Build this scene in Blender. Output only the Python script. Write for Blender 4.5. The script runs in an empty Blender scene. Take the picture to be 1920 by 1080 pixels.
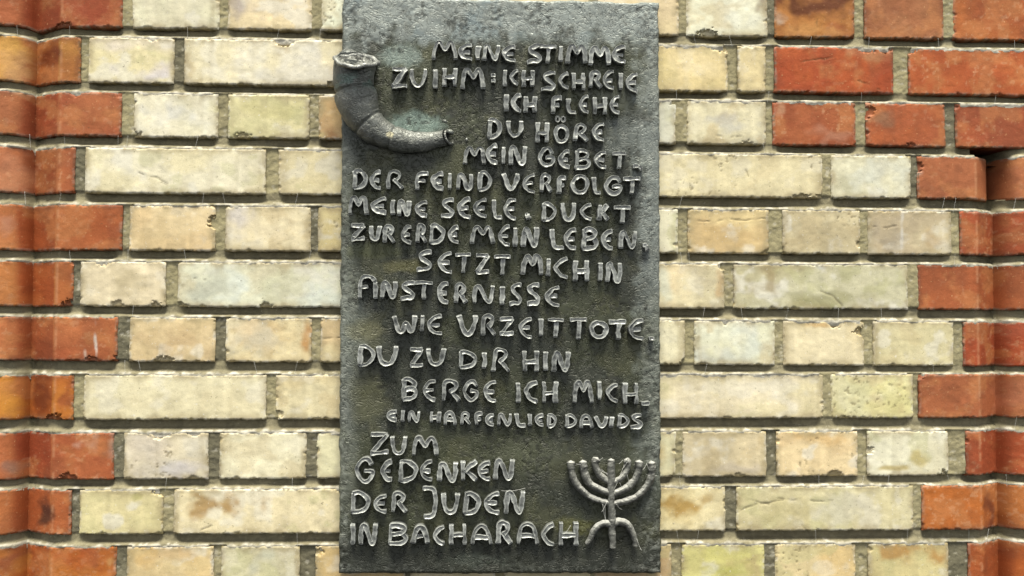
import bpy, math, random
import numpy as np
from mathutils import Matrix

# ------------------------------------------------------------------ camera, sky, sun, exposure
sc = bpy.context.scene
COL = sc.collection
YAW, PITCH, ROLL = math.radians(2.623), math.radians(2.346), math.radians(0.1233)
FPX, D = 2000.0, 1.46                     # focal length in pixels of a 1920 wide picture; metres to the wall

def camera_axes():
    cy, sy, cp, sp = math.cos(YAW), math.sin(YAW), math.cos(PITCH), math.sin(PITCH)
    F = np.array([sy*cp, cy*cp, sp]); R0 = np.array([cy, -sy, 0.0]); U0 = np.cross(R0, F)
    R = R0*math.cos(ROLL) + U0*math.sin(ROLL); U = U0*math.cos(ROLL) - R0*math.sin(ROLL)
    return R, U, F
CR, CU, CF = camera_axes()
cam = bpy.data.cameras.new('camera'); camo = bpy.data.objects.new('camera', cam); COL.objects.link(camo)
M = Matrix.Identity(4)
for i in range(3):
    M[i][0], M[i][1], M[i][2] = CR[i], CU[i], -CF[i]
M[1][3] = -D
camo.matrix_world = M
cam.sensor_width = 36.0; cam.lens = FPX/1920*36.0; cam.clip_start = 0.05; cam.clip_end = 100
sc.camera = camo

SUN_EL, SUN_AZ = math.radians(70), math.radians(3)      # high soft light, almost straight in front of the wall
w = bpy.data.worlds.new('World'); sc.world = w; w.use_nodes = True
nt = w.node_tree; bg = nt.nodes['Background']
sky = nt.nodes.new('ShaderNodeTexSky'); sky.sky_type = 'NISHITA'; sky.sun_disc = False
sky.sun_elevation = SUN_EL; sky.sun_rotation = math.pi + SUN_AZ
sky.air_density = 0.45; sky.dust_density = 0.6
hs = nt.nodes.new('ShaderNodeHueSaturation'); hs.inputs['Saturation'].default_value = 0.12   # clouded sky
nt.links.new(sky.outputs[0], hs.inputs['Color']); nt.links.new(hs.outputs[0], bg.inputs[0])
bg.inputs[1].default_value = 0.05
sun = bpy.data.lights.new('sun', 'SUN'); sun.energy = 1.5; sun.angle = math.radians(28); sun.color = (1.0, 0.955, 0.83)
suno = bpy.data.objects.new('sun', sun); COL.objects.link(suno)
# direction of travel: down and towards +y
d = np.array([-math.sin(SUN_AZ)*math.cos(SUN_EL), math.cos(SUN_AZ)*math.cos(SUN_EL), -math.sin(SUN_EL)])
from mathutils import Vector
suno.rotation_euler = Vector(d).to_track_quat('-Z', 'Y').to_euler()
suno.location = (0, -3, 4)
vs = sc.view_settings; vs.view_transform = 'Standard'; vs.look = 'None'; vs.gamma = 1; vs.use_curve_mapping = False
vs.exposure = 2.6

# ------------------------------------------------------------------ helpers
def bp(px, py, y=0.0):
    """pixel of the 1920x1080 picture -> (X, Z) on the vertical plane at depth y"""
    px = np.asarray(px, float); py = np.asarray(py, float)
    dx = CF[0]*FPX + CR[0]*(px-960) + CU[0]*(540-py)
    dy = CF[1]*FPX + CR[1]*(px-960) + CU[1]*(540-py)
    dz = CF[2]*FPX + CR[2]*(px-960) + CU[2]*(540-py)
    return dx/dy*(D+y), dz/dy*(D+y)

def topx(X, Z, y=0.0):
    a = X*CR[0] + (D+y)*CR[1] + Z*CR[2]
    b = X*CU[0] + (D+y)*CU[1] + Z*CU[2]
    c = X*CF[0] + (D+y)*CF[1] + Z*CF[2]
    return 960 + FPX*a/c, 540 - FPX*b/c

def _hash(ix, iy, seed):
    h = (ix.astype(np.int64)*374761393 + iy.astype(np.int64)*668265263 + int(seed)*1442695041) & 0xffffffff
    h = ((h ^ (h >> 13))*1274126177) & 0xffffffff
    h = ((h ^ (h >> 16))*2246822519) & 0xffffffff
    return ((h ^ (h >> 15)) & 0xffff)/65535.0

def vnoise(x, y, seed=0):
    x = np.asarray(x, float); y = np.asarray(y, float)
    ix = np.floor(x); iy = np.floor(y); fx = x-ix; fy = y-iy
    fx = fx*fx*fx*(fx*(fx*6-15)+10); fy = fy*fy*fy*(fy*(fy*6-15)+10)
    a = _hash(ix, iy, seed); b = _hash(ix+1, iy, seed); c = _hash(ix, iy+1, seed); e = _hash(ix+1, iy+1, seed)
    return (a*(1-fx)+b*fx)*(1-fy) + (c*(1-fx)+e*fx)*fy

def fbm(x, y, seed=0, octv=4, g=0.5):
    s = 0.0; a = 1.0; t = 0.0
    for i in range(octv):
        s = s + a*vnoise(x*2**i + 17.3*i, y*2**i - 9.1*i, seed+i*31); t += a; a *= g
    return s/t

def sst(a, b, x):
    t = np.clip((x-a)/(b-a), 0, 1); return t*t*(3-2*t)

KEXP = 1.62
def lin(c):
    c = np.asarray(c, float)/255.0
    return np.where(c <= 0.04045, c/12.92, ((c+0.055)/1.055)**2.4)
def alb(c):                                     # photographed colour -> base colour
    return lin(c)/KEXP

def mesh_obj(name, V, Fq, mat, parent=None, col=None, smooth=True):
    me = bpy.data.meshes.new(name)
    V = np.asarray(V, np.float32); Fq = np.asarray(Fq, np.int32)
    k = Fq.shape[1]
    me.vertices.add(len(V)); me.vertices.foreach_set('co', V.ravel())
    me.loops.add(Fq.size); me.loops.foreach_set('vertex_index', Fq.ravel())
    me.polygons.add(len(Fq)); me.polygons.foreach_set('loop_start', np.arange(0, Fq.size, k, dtype=np.int32))
    me.polygons.foreach_set('loop_total', np.full(len(Fq), k, np.int32))
    if smooth: me.polygons.foreach_set('use_smooth', np.ones(len(Fq), bool))
    me.update(calc_edges=True); me.validate()
    if col is not None:
        at = me.attributes.new('tint', 'FLOAT_COLOR', 'POINT')
        c4 = np.ones((len(V), 4), np.float32); c4[:, :3] = col
        at.data.foreach_set('color', c4.ravel())
    me.materials.append(mat)
    o = bpy.data.objects.new(name, me); COL.objects.link(o)
    if parent: o.parent = parent
    return o

class Acc:                                      # gathers pieces of ONE part
    def __init__(s): s.V = []; s.F = []; s.C = []; s.n = 0
    def add(s, V, F, C=None):
        s.V.append(V); s.F.append(np.asarray(F)+s.n); s.n += len(V)
        if C is not None: s.C.append(C)
    def build(s, name, mat, parent=None, sharp=0):
        o = mesh_obj(name, np.concatenate(s.V), np.concatenate(s.F), mat, parent, np.concatenate(s.C) if s.C else None)
        if sharp: o.data.set_sharp_from_angle(angle=math.radians(sharp))
        return o

def grid_faces(nz, nx, off=0):
    i = np.arange(nz*nx).reshape(nz, nx)
    return np.stack([i[:-1, :-1].ravel(), i[:-1, 1:].ravel(), i[1:, 1:].ravel(), i[1:, :-1].ravel()], 1)+off

# ------------------------------------------------------------------ materials
def new_mat(name):
    m = bpy.data.materials.new(name); m.use_nodes = True
    return m, m.node_tree.nodes, m.node_tree.links, m.node_tree.nodes['Principled BSDF']

def tex_noise(N, L, scale, detail, coord, rough=0.55, dist=0.0):
    n = N.new('ShaderNodeTexNoise'); n.inputs['Scale'].default_value = scale; n.inputs['Detail'].default_value = detail
    n.inputs['Roughness'].default_value = rough; n.inputs['Distortion'].default_value = dist
    L.new(coord, n.inputs['Vector']); return n.outputs['Fac']

def ramp(N, L, fac, stops):
    r = N.new('ShaderNodeValToRGB'); L.new(fac, r.inputs[0])
    e = r.color_ramp.elements
    while len(e) < len(stops): e.new(0.5)
    for k, (p, c) in enumerate(stops):
        e[k].position = p; e[k].color = (c, c, c, 1) if not hasattr(c, '__len__') else (*c, 1)
    return r.outputs[0]

def mixc(N, L, fac, a, b, mode='MIX'):
    m = N.new('ShaderNodeMix'); m.data_type = 'RGBA'; m.blend_type = mode
    if isinstance(fac, (int, float)): m.inputs[0].default_value = fac
    else: L.new(fac, m.inputs[0])
    for s, v in ((6, a), (7, b)):
        if hasattr(v, 'is_linked'): L.new(v, m.inputs[s])
        else: m.inputs[s].default_value = (*v, 1)
    return m.outputs[2]

def bump(N, L, h, strength, dist, prev=None):
    b = N.new('ShaderNodeBump'); b.inputs['Strength'].default_value = strength; b.inputs['Distance'].default_value = dist
    L.new(h, b.inputs['Height'])
    if prev is not None: L.new(prev, b.inputs['Normal'])
    return b.outputs[0]

def surface_mat(name, speck, speck_amt, dark_amt, rough, b1, b2, spec=0.35):
    m, N, L, P = new_mat(name)
    co = N.new('ShaderNodeTexCoord').outputs['Object']
    at = N.new('ShaderNodeAttribute'); at.attribute_name = 'tint'
    c = at.outputs['Color']
    g = tex_noise(N, L, 900, 3, co)
    c = mixc(N, L, 1.0, c, ramp(N, L, g, [(0.3, 0.92), (0.7, 1.08)]), 'MULTIPLY')
    s = tex_noise(N, L, 260, 4, co, 0.6)
    c = mixc(N, L, ramp(N, L, s, [(0.66-0.05*speck_amt, 0.0), (0.74, 0.8)]), c, speck)
    s2 = tex_noise(N, L, 330, 3, co, 0.65, 0.6)
    c = mixc(N, L, ramp(N, L, s2, [(0.28, 0.75*dark_amt), (0.36, 0.0)]), c, tuple(alb((92, 82, 56))))
    L.new(c, P.inputs['Base Color'])
    P.inputs['Roughness'].default_value = rough
    P.inputs['Specular IOR Level'].default_value = spec
    h1 = tex_noise(N, L, 420, 5, co, 0.6); h2 = tex_noise(N, L, 120, 4, co, 0.6, 1.2)
    n = bump(N, L, h2, b2, 0.0015); n = bump(N, L, h1, b1, 0.0008, n)
    L.new(n, P.inputs['Normal'])
    return m

m_cream = surface_mat('pale_fired_brick', tuple(alb((250, 246, 232))), 0.5, 0.8, 0.5, 0.16, 0.12)
m_red = surface_mat('red_fired_brick', tuple(alb((222, 170, 120))), 0.4, 0.6, 0.6, 0.3, 0.2, 0.18)
m_mortar = surface_mat('lime_mortar', tuple(alb((200, 194, 170))), 0.4, 0.6, 0.9, 0.5, 0.4, 0.1)

# ------------------------------------------------------------------ the brick courses, read off the photograph
LB = [52.7, 156.7, 256.7, 363, 470, 575, 678, 787, 899, 1001.7]
RB = [72, 176, 274.5, 372, 477, 580, 686, 784, 892.5, 994.5]
LT = [-33, 71.7, 175, 277.7, 385, 490.7, 595, 703, 811.7, 918, 1025]
RT = [-13, 90, 193, 292, 395, 496, 602.6, 702, 808.5, 911, 1019]
LB.append(1108); RB.append(1100)
def line_of(l, r):
    x0, z0 = bp(300, l); x1, z1 = bp(1650, r); s = (z1-z0)/(x1-x0)
    return float(z0-s*x0), float(s)
TOP = {k+1: line_of(LT[k], RT[k]) for k in range(11)}
BOT = {k+1: line_of(LB[k], RB[k]) for k in range(11)}
for k in (0, -1, -2):
    TOP[k] = (TOP[k+1][0]+0.0775, TOP[k+1][1]); BOT[k] = (BOT[k+1][0]+0.0775, BOT[k+1][1])
for k in (12, 13, 14):
    TOP[k] = (TOP[k-1][0]-0.0772, TOP[k-1][1]); BOT[k] = (BOT[k-1][0]-0.0772, BOT[k-1][1])
R0, R1 = -2, 14

def zt(k, X): return TOP[k][0]+TOP[k][1]*X
def zb(k, X): return BOT[k][0]+BOT[k][1]*X

# rounded red edge mouldings: chamfer, crease, roll
XL = float(bp(106, 540)[0]); XLc = float(bp(43, 540)[0])
XR = float(bp(1836, 690)[0]); XRc = float(bp(1887, 690)[0])
DEP = 0.031; RW = 0.042; RH = 0.037
def prof(s, w):                                 # s: metres outwards from the arris, w: chamfer width
    h = np.where(s <= 0, 0.0, np.where(s < w, DEP*s/w, 0.0))
    q = np.abs((s-w-RW)/RW)
    roll = DEP - RH*np.clip(1-np.clip(q, 0, 1)**2.3, 0, 1)**(1/2.0)
    h = np.where((s >= w) & (s <= w+2*RW), roll, h)
    s2 = s-w-2*RW
    h = np.where((s2 > 0) & (s2 < w), DEP*(1-s2/w), h)
    return h
def yoff(X, k):                                 # depth of the wall face behind the plane y = 0
    y = prof(XL-X, XL-XLc)
    if k >= 4: y = y + prof(X-XR, XRc-XR)
    if k == 4: y = y + .024*np.exp(-((X-XRc-.001)/.009)**2)*(X > XR)
    return y

C = 'cream'; R = 'red'; J = 'jamb'
# course: (x0, x1, kind, colour, second colour)
ROWS = {
 1: [(-330, 230, J, (182, 98, 64), (150, 62, 38)), (247, 410, C, (236, 234, 208), (222, 218, 196)), (428, 585, C, (236, 214, 172), (226, 206, 170)), (601, 770, C, (238, 244, 226), (232, 238, 220)),
     (1120, 1272, C, (226, 204, 158), (214, 190, 150)), (1288, 1437, C, (243, 246, 232), (238, 238, 215)), (1452, 1602, R, (196, 128, 70), (150, 72, 38)), (1620, 1770, R, (178, 116, 84), (164, 100, 70)), (1788, 1945, R, (190, 104, 56), (168, 84, 46)), (1963, 2105, R, (184, 100, 62), (168, 84, 46)), (2122, 2250, R, (180, 92, 56), (168, 84, 46))],
 2: [(-330, 150, J, (222, 164, 84), (176, 92, 44)), (167, 328, C, (226, 214, 168), (224, 212, 200)), (344, 700, C, (236, 226, 194), (226, 222, 214)),
     (1060, 1365, C, (232, 210, 156), (216, 192, 128)), (1382, 1437, C, (228, 208, 154), (222, 200, 150)), (1452, 1676, R, (190, 86, 44), (176, 72, 38)), (1702, 1938, R, (198, 100, 56), (180, 84, 46)), (1956, 2105, R, (184, 100, 62), (168, 84, 46)), (2122, 2250, R, (180, 92, 56), (168, 84, 46))],
 3: [(-330, 229, J, (196, 116, 80), (158, 70, 44)), (249, 408, C, (240, 234, 212), (226, 224, 210)), (427, 581, C, (224, 216, 166), (206, 202, 150)), (598, 760, C, (204, 160, 84), (186, 134, 62)),
     (1115, 1268, C, (228, 232, 218), (220, 222, 210)), (1287, 1437, C, (228, 220, 188), (200, 198, 180)), (1450, 1605, R, (182, 98, 64), (164, 82, 52)), (1624, 1774, R, (186, 94, 56), (170, 86, 56)), (1792, 1945, R, (180, 88, 56), (166, 78, 52)), (1963, 2105, R, (184, 100, 62), (168, 84, 46)), (2122, 2250, R, (180, 92, 56), (168, 84, 46))],
 4: [(-330, 141, J, (200, 116, 80), (160, 74, 40)), (160, 499, C, (234, 228, 206), (226, 216, 180)), (522, 700, C, (218, 206, 168), (206, 190, 140)),
     (1205, 1542, C, (232, 220, 180), (224, 212, 172)), (1558, 1707, C, (222, 220, 196), (196, 190, 160)), (1720, 2250, J, (190, 112, 80), (176, 100, 70))],
 5: [(-330, 228, J, (204, 124, 80), (168, 78, 42)), (242, 402, C, (226, 200, 154), (212, 180, 128)), (422, 581, C, (232, 218, 184), (216, 210, 202)), (595, 760, C, (218, 200, 140), (206, 186, 124)),
     (1115, 1270, C, (238, 236, 212), (230, 224, 200)), (1291, 1441, C, (220, 194, 134), (202, 166, 104)), (1468, 1614, C, (200, 186, 150), (178, 164, 130)), (1629, 1782, C, (196, 180, 146), (168, 148, 118)), (1799, 2250, J, (188, 84, 52), (168, 80, 52))],
 6: [(-330, 138, J, (206, 128, 76), (166, 76, 38)), (151, 311, C, (238, 222, 192), (222, 206, 176)), (332, 700, C, (226, 230, 210), (212, 212, 190)),
     (1060, 1358, C, (222, 212, 176), (230, 210, 170)), (1375, 1703, C, (190, 188, 160), (170, 164, 126)), (1720, 2250, J, (184, 98, 62), (170, 86, 54))],
 7: [(-330, 221, J, (202, 118, 78), (158, 72, 44)), (243, 403, C, (222, 194, 146), (206, 176, 128)), (423, 585, C, (224, 206, 162), (214, 182, 126)), (600, 760, C, (196, 166, 118), (214, 196, 150)),
     (1115, 1285, C, (236, 230, 204), (226, 220, 190)), (1301, 1453, C, (230, 234, 216), (222, 224, 200)), (1470, 1622, C, (234, 220, 186), (226, 206, 160)), (1636, 1787, C, (216, 206, 168), (208, 198, 154)), (1805, 2250, J, (186, 76, 44), (160, 66, 40))],
 8: [(-330, 139, J, (220, 140, 56), (180, 90, 36)), (156, 500, C, (226, 218, 186), (216, 206, 172)), (518, 700, C, (222, 210, 172), (214, 196, 150)),
     (1200, 1544, C, (226, 214, 188), (222, 210, 172)), (1558, 1711, C, (224, 220, 176), (220, 214, 146)), (1722, 2250, J, (196, 118, 84), (176, 96, 66))],
 9: [(-330, 215, J, (198, 110, 72), (158, 66, 42)), (231, 391, C, (226, 216, 194), (212, 206, 196)), (412, 573, C, (240, 234, 206), (234, 226, 194)), (593, 760, C, (226, 222, 186), (216, 210, 170)),
     (1115, 1267, C, (202, 180, 122), (222, 220, 186)), (1281, 1436, C, (214, 196, 160), (190, 174, 142)), (1455, 1608, C, (232, 206, 160), (222, 190, 140)), (1626, 1779, C, (232, 230, 210), (222, 218, 194)), (1811, 2250, J, (182, 80, 48), (158, 68, 42))],
 10: [(-330, 134, J, (200, 116, 72), (168, 80, 44)), (147, 307, C, (226, 214, 160), (212, 202, 146)), (326, 700, C, (234, 220, 182), (226, 212, 176)),
     (1060, 1361, C, (230, 216, 172), (220, 200, 146)), (1380, 1713, C, (204, 194, 150), (212, 204, 166)), (1728, 2250, J, (204, 112, 48), (180, 96, 50))],
 11: [(-330, 217, J, (206, 124, 52), (178, 84, 38)), (237, 400, C, (220, 188, 126), (226, 200, 150)), (415, 563, C, (206, 202, 172), (192, 188, 158)), (590, 760, C, (206, 170, 100), (196, 156, 88)),
     (1115, 1260, C, (190, 150, 90), (176, 138, 84)), (1279, 1433, C, (208, 204, 120), (190, 184, 100)), (1455, 1605, C, (216, 182, 116), (222, 200, 150)), (1628, 1780, C, (206, 192, 130), (196, 170, 104)), (1815, 2250, J, (192, 96, 44), (164, 76, 40))],
}
ROWS[0] = ROWS[2]; ROWS[-1] = ROWS[1]; ROWS[-2] = ROWS[2]
ROWS[12] = ROWS[10]; ROWS[13] = ROWS[11]; ROWS[14] = ROWS[10]
def fill_row(row):                              # the stretch behind the plaque
    row = list(row); a = max(b[1] for b in row if b[1] < 900); e = min(b[0] for b in row if b[0] > 1000)
    n = max(1, round((e-a)/175)); w_ = (e-a)/n
    for i in range(n):
        row.append((a+i*w_+9, a+(i+1)*w_-9, C, (224, 208, 166), (206, 190, 150)))
    return sorted(row)

# stains on the bricks themselves (x, y, rx, ry, colour, strength), photograph pixels
STAINS = [
 (88, 98, 24, 26, (112, 48, 20), .85), (70, 742, 24, 34, (116, 48, 16), .8), (80, 960, 24, 42, (72, 46, 38), .85), (1862, 955, 14, 44, (104, 52, 40), .7),
 (410, 945, 52, 20, (182, 146, 88), .9), (1275, 945, 50, 16, (186, 150, 78), .9), (446, 14, 30, 36, (192, 178, 164), .9), (1525, 4, 80, 22, (92, 44, 24), .85),
 (392, 532, 34, 40, (204, 206, 186), .8), (440, 525, 24, 44, (236, 242, 228), .8), (530, 530, 40, 40, (216, 214, 178), .7), (600, 545, 40, 40, (228, 236, 226), .6),
 (1440, 530, 30, 38, (164, 146, 104), .75), (1540, 560, 70, 18, (150, 146, 98), .6), (1700, 1034, 64, 16, (188, 138, 68), .8), (1545, 608, 44, 8, (212, 172, 106), .8),
 (574, 640, 14, 50, (196, 138, 66), .8), (1722, 858, 26, 16, (204, 188, 128), .9), (1676, 876, 26, 8, (196, 178, 120), .9), (1690, 432, 4, 36, (242, 238, 226), .9),
 (180, 640, 3.2, 28, (234, 222, 208), .9), (158, 662, 3, 14, (226, 200, 180), .8), (1410, 30, 40, 20, (240, 242, 226), .5), (1530, 55, 60, 20, (214, 156, 92), .7),
 (290, 135, 60, 20, (226, 218, 222), .7), (250, 845, 60, 40, (228, 214, 196), .5), (340, 880, 60, 14, (214, 210, 214), .7), (250, 930, 16, 8, (196, 190, 124), .8),
 (240, 530, 40, 22, (206, 190, 150), .7), (320, 640, 60, 30, (206, 176, 130), .6), (480, 640, 44, 26, (206, 200, 176), .6), (460, 420, 28, 30, (214, 208, 206), .7),
 (500, 430, 40, 16, (236, 222, 188), .5), (330, 215, 44, 22, (228, 228, 222), .6), (500, 200, 70, 18, (222, 214, 150), .6), (620, 255, 14, 16, (150, 92, 36), .7),
 (1395, 130, 20, 40, (230, 212, 166), .5), (1370, 232, 44, 16, (206, 204, 194), .7), (1600, 345, 44, 26, (196, 192, 160), .8), (1660, 330, 40, 40, (230, 232, 216), .7),
 (1540, 440, 50, 34, (176, 160, 122), .55), (1670, 440, 30, 40, (168, 156, 134), .6), (1750, 450, 26, 20, (186, 158, 112), .6), (1380, 445, 60, 20, (206, 176, 120), .6),
 (1462, 200, 10, 26, (206, 160, 124), .6), (1660, 222, 22, 12, (150, 112, 84), .7), (1560, 255, 40, 14, (196, 140, 112), .6), (1640, 100, 50, 12, (196, 150, 110), .5),
 (1330, 850, 40, 30, (190, 172, 132), .6), (1380, 880, 50, 14, (196, 186, 172), .6), (1530, 820, 60, 16, (222, 184, 122), .7), (1590, 960, 60, 30, (220, 214, 190), .7),
 (1480, 960, 70, 30, (198, 186, 136), .6), (1350, 1040, 60, 14, (222, 216, 134), .7), (1350, 1068, 60, 14, (190, 190, 96), .7), (300, 1040, 60, 20, (216, 178, 112), .7), (340, 1060, 50, 20, (226, 204, 152), .6),
 (500, 1050, 30, 20, (208, 208, 184), .7), (1250, 550, 14, 40, (236, 238, 214), .8), (1352, 540, 10, 40, (222, 182, 130), .7), (1320, 520, 30, 30, (210, 198, 166), .6),
 (1660, 760, 40, 30, (222, 214, 150), .7), (1610, 740, 16, 40, (200, 196, 150), .6), (1410, 650, 40, 30, (234, 240, 226), .7), (1340, 670, 40, 16, (214, 218, 206), .7),
 (15, 110, 40, 40, (232, 178, 98), .7), (30, 140, 20, 40, (206, 160, 120), .5), (20, 330, 30, 40, (206, 140, 104), .6), (20, 880, 16, 14, (150, 116, 100), .7), (24, 680, 18, 8, (130, 100, 84), .8),
 (15, 420, 20, 20, (210, 150, 120), .6), (16, 1050, 20, 30, (160, 84, 60), .6), (35, 1060, 14, 30, (226, 150, 66), .6), (15, 760, 16, 40, (226, 156, 66), .6), (130, 745, 18, 20, (150, 76, 44), .7),
 (160, 20, 60, 40, (160, 72, 44), .5), (170, 1050, 50, 24, (170, 76, 40), .5), (1900, 620, 30, 30, (176, 96, 70), .5), (1900, 740, 24, 30, (206, 130, 96), .5), (1550, 490, 20, 10, (200, 206, 206), .5),
]
CRACKS = [[(262, 322), (300, 340), (335, 356), (358, 368)], [(1383, 924), (1400, 936), (1442, 944)], [(1540, 543), (1562, 558), (1584, 580)], [(1302, 252), (1392, 257)],
          [(1292, 416), (1436, 409)], [(1533, 35), (1533, 70)], [(1390, 305), (1402, 332)], [(604, 635), (645, 636)], [(365, 521), (384, 523)], [(1640, 425), (1680, 422)],
          [(1500, 985), (1512, 996)], [(1460, 935), (1560, 940)], [(380, 992), (396, 986)], [(1380, 960), (1420, 944), (1470, 938)], [(300, 345), (322, 352)], [(1500, 118), (1560, 108)], [(1610, 150), (1650, 170)]]

rnd = random.Random(7)
pale, reds, jambL, jambR = Acc(), Acc(), Acc(), Acc()
HEAD = {k: [] for k in range(R0, R1+1)}

def seg_dist(px, py, pl):
    dm = np.full(px.shape, 1e9)
    for (x0, y0), (x1, y1) in zip(pl[:-1], pl[1:]):
        vx, vy = x1-x0, y1-y0; t = np.clip(((px-x0)*vx+(py-y0)*vy)/(vx*vx+vy*vy), 0, 1)
        dm = np.minimum(dm, np.hypot(px-x0-t*vx, py-y0-t*vy))
    return dm

def make_brick(k, x0, x1, kind, ca, cb, seed):
    rr = random.Random(seed)
    pyc = (LT[max(0, min(10, k-1))] + LB[max(0, min(10, k-1))])/2
    Xa = float(bp(x0, pyc)[0]); Xb = float(bp(x1, pyc)[0])
    if x1 - x0 > 420 or x1 > 2200:                           # long moulded pieces: outer end lies far outside the picture
        Xa = max(Xa, XL-0.27); Xb = min(Xb, XR+0.27)
    inside = 1 <= k <= 11
    st = 0.0015 if inside else 0.003
    Wd = Xb-Xa; Hd = float(zt(k, 0)-zb(k, 0))
    nx = int(Wd/st)+2; nz = int(Hd/st)+2
    u, v = np.meshgrid(np.linspace(0, Wd, nx), np.linspace(0, Hd, nz))      # v from the bottom edge
    sx = rr.uniform(-300, 300); sz = rr.uniform(-300, 300)
    # wavy outline
    tl, tr = rr.uniform(-.0012, .0012), rr.uniform(-.0012, .0012)
    dl, dr, db, dt = u, Wd-u, v, Hd-v
    fall = lambda dd: np.exp(-dd/0.006)
    wob = lambda a, s: (fbm((a+sx)*110, np.full_like(a, s+sz), seed, 4, 0.6)-0.5)*0.0022
    X = Xa+u + fall(dl)*wob(v, 1.5) + fall(dr)*wob(v, 7.5) + tl*fall(dl) + tr*fall(dr)
    Z0 = zb(k, X) + v*((zt(k, X)-zb(k, X))/Hd)
    Z = Z0 + fall(db)*wob(u, 13.5)*1.1 + fall(dt)*wob(u, 19.5)
    dd = np.minimum(np.minimum(dl, dr), np.minimum(db, dt))
    r = 0.0012
    q = np.clip(1-dd/r, 0, 1); h = -r*(1-np.sqrt(np.clip(1-q*q, 0, 1)))
    h = h + (fbm((u+sx)*28, (v+sz)*28, seed+5, 3)-0.5)*0.0013 + (fbm((u+sx)*160, (v+sz)*160, seed+6, 3)-0.5)*0.0005
    chipm = np.zeros_like(u)
    nchip = rr.randint(6, 12) + int(Wd/0.06)
    for i in range(nchip):
        big = rr.random() < 0.10
        rad = rr.uniform(.005, .010) if big else rr.uniform(.0010, .0034)
        e = rr.random()
        if e < 0.62: cx, cz = rr.uniform(0, Wd), rr.choice([0, 0, 0, Hd])
        elif e < 0.8: cx, cz = rr.choice([0, Wd]), rr.uniform(0, Hd)
        else: cx, cz = rr.choice([0, Wd]), rr.choice([0, 0, Hd])
        ex = rr.uniform(1, 2.0)
        dist = np.hypot((u-cx)/ex, v-cz)/rad + (fbm((u+sx)*350, (v+sz)*350, seed+50+i, 2)-0.5)*0.9
        m = sst(1.0, 0.72, dist)
        h = h - m*rr.uniform(.3, .55)*rad; chipm = np.maximum(chipm, m)
    tilt = rr.uniform(-.0008, .0008); tilt2 = rr.uniform(-.0008, .0008); off = rr.uniform(-.0008, .0008)
    h = h + off + tilt*(u/Wd-.5) + tilt2*(v/Hd-.5)
    ar = np.abs(np.abs(XL-X)-0) if kind == J and x0 < 500 else np.abs(X-XR)
    Y = -h + yoff(X, k)
    # colour of the fired clay
    wb = np.array([1.17, 1.16, 1.08]) if kind == C else np.array([.97, 1.07, .88])
    a3, b3 = alb(ca)*wb, alb(cb)*wb
    if kind != C:
        com = alb((182, 112, 78)); a3 = a3*.82+com*.18; b3 = b3*.85+com*.15
    if kind == C:
        com = alb((240, 230, 196)); a3 = a3*.72+com*.28; b3 = b3*.72+com*.28
    n1 = fbm((u+sx)*16, (v+sz)*22, seed+9, 4); n2 = fbm((u+sx)*150, (v+sz)*12, seed+11, 3); n3 = fbm((u+sx)*75, (v+sz)*75, seed+12, 4)
    n4 = fbm((u+sx)*30, (v+sz)*34, seed+15, 4)
    mixf = sst(.40, .66, n1)[..., None]
    if kind == J:                               # the roll is bleached paler; the hollow's own darker tone has shade painted in
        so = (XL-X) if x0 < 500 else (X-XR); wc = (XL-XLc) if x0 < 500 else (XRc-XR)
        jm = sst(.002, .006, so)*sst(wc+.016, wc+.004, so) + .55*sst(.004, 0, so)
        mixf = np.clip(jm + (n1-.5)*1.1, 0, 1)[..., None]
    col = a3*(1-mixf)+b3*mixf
    col = col*(1+0.20*(n2-.5)+0.24*(n3-.5))[..., None]
    px, py = topx(X, Z)
    if kind == C:
        limew = alb((248, 244, 228)); tan = alb((206, 182, 132)); grn = alb((196, 194, 140))
        bl = (sst(.57, .72, n4)*rr.uniform(0.1, .7))[..., None]; col = col*(1-bl)+limew*bl
        bl = (sst(.43, .30, n4)*rr.uniform(0.0, .55))[..., None]; col = col*(1-bl)+(tan if rr.random() < .7 else grn)*bl
    else:
        fl = sst(.66, .72, fbm((u+sx)*190, (v+sz)*190, seed+21, 2))*rr.uniform(.1, .35)*sst(.45, .6, n4+0.05)
        col = col*(1-fl[..., None]) + alb((232, 186, 146))*fl[..., None]
        bl = (sst(.48, .68, n4)*.5)[..., None]; col = col*(1-bl)+alb((204, 136, 84))*bl
    if inside:
        bx = (px.min(), px.max(), py.min(), py.max())
        wx = (fbm(px*.03, py*.03, 77, 3)-.5)*2; wy = (fbm(px*.03+50, py*.03, 78, 3)-.5)*2
        for (sxp, syp, rx, ry, sc_, al) in STAINS:
            if sxp+rx*1.6 < bx[0] or sxp-rx*1.6 > bx[1] or syp+ry*1.6 < bx[2] or syp-ry*1.6 > bx[3]: continue
            q = np.hypot((px-sxp)/rx + wx*1.2, (py-syp)/ry + wy*1.2)
            m = (sst(1.35, .3, q)*al)[..., None]; col = col*(1-m)+alb(sc_)*m
        for pl in CRACKS:
            if max(p[0] for p in pl) < bx[0] or min(p[0] for p in pl) > bx[1] or max(p[1] for p in pl) < bx[2] or min(p[1] for p in pl) > bx[3]: continue
            m = sst(2.1, .5, seg_dist(px+wx*5, py+wy*5, pl))*sst(.3, .6, fbm(px*.08, py*.08, 79, 2)); h2 = m*.0006; Y = Y+h2
            col = col*(1-.5*m[..., None])+alb((96, 82, 50))*(.5*m[..., None])
    # dirt and lime caught along the edges
    en = fbm((u+sx)*330, (v+sz)*330, seed+30, 3)
    m = (sst(.0042, .0008, dd)*sst(.50, .64, en)*.8)[..., None]; col = col*(1-m)+alb((96, 88, 62))*m
    en = fbm((u+sx)*200, (v+sz)*200, seed+33, 3)
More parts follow.
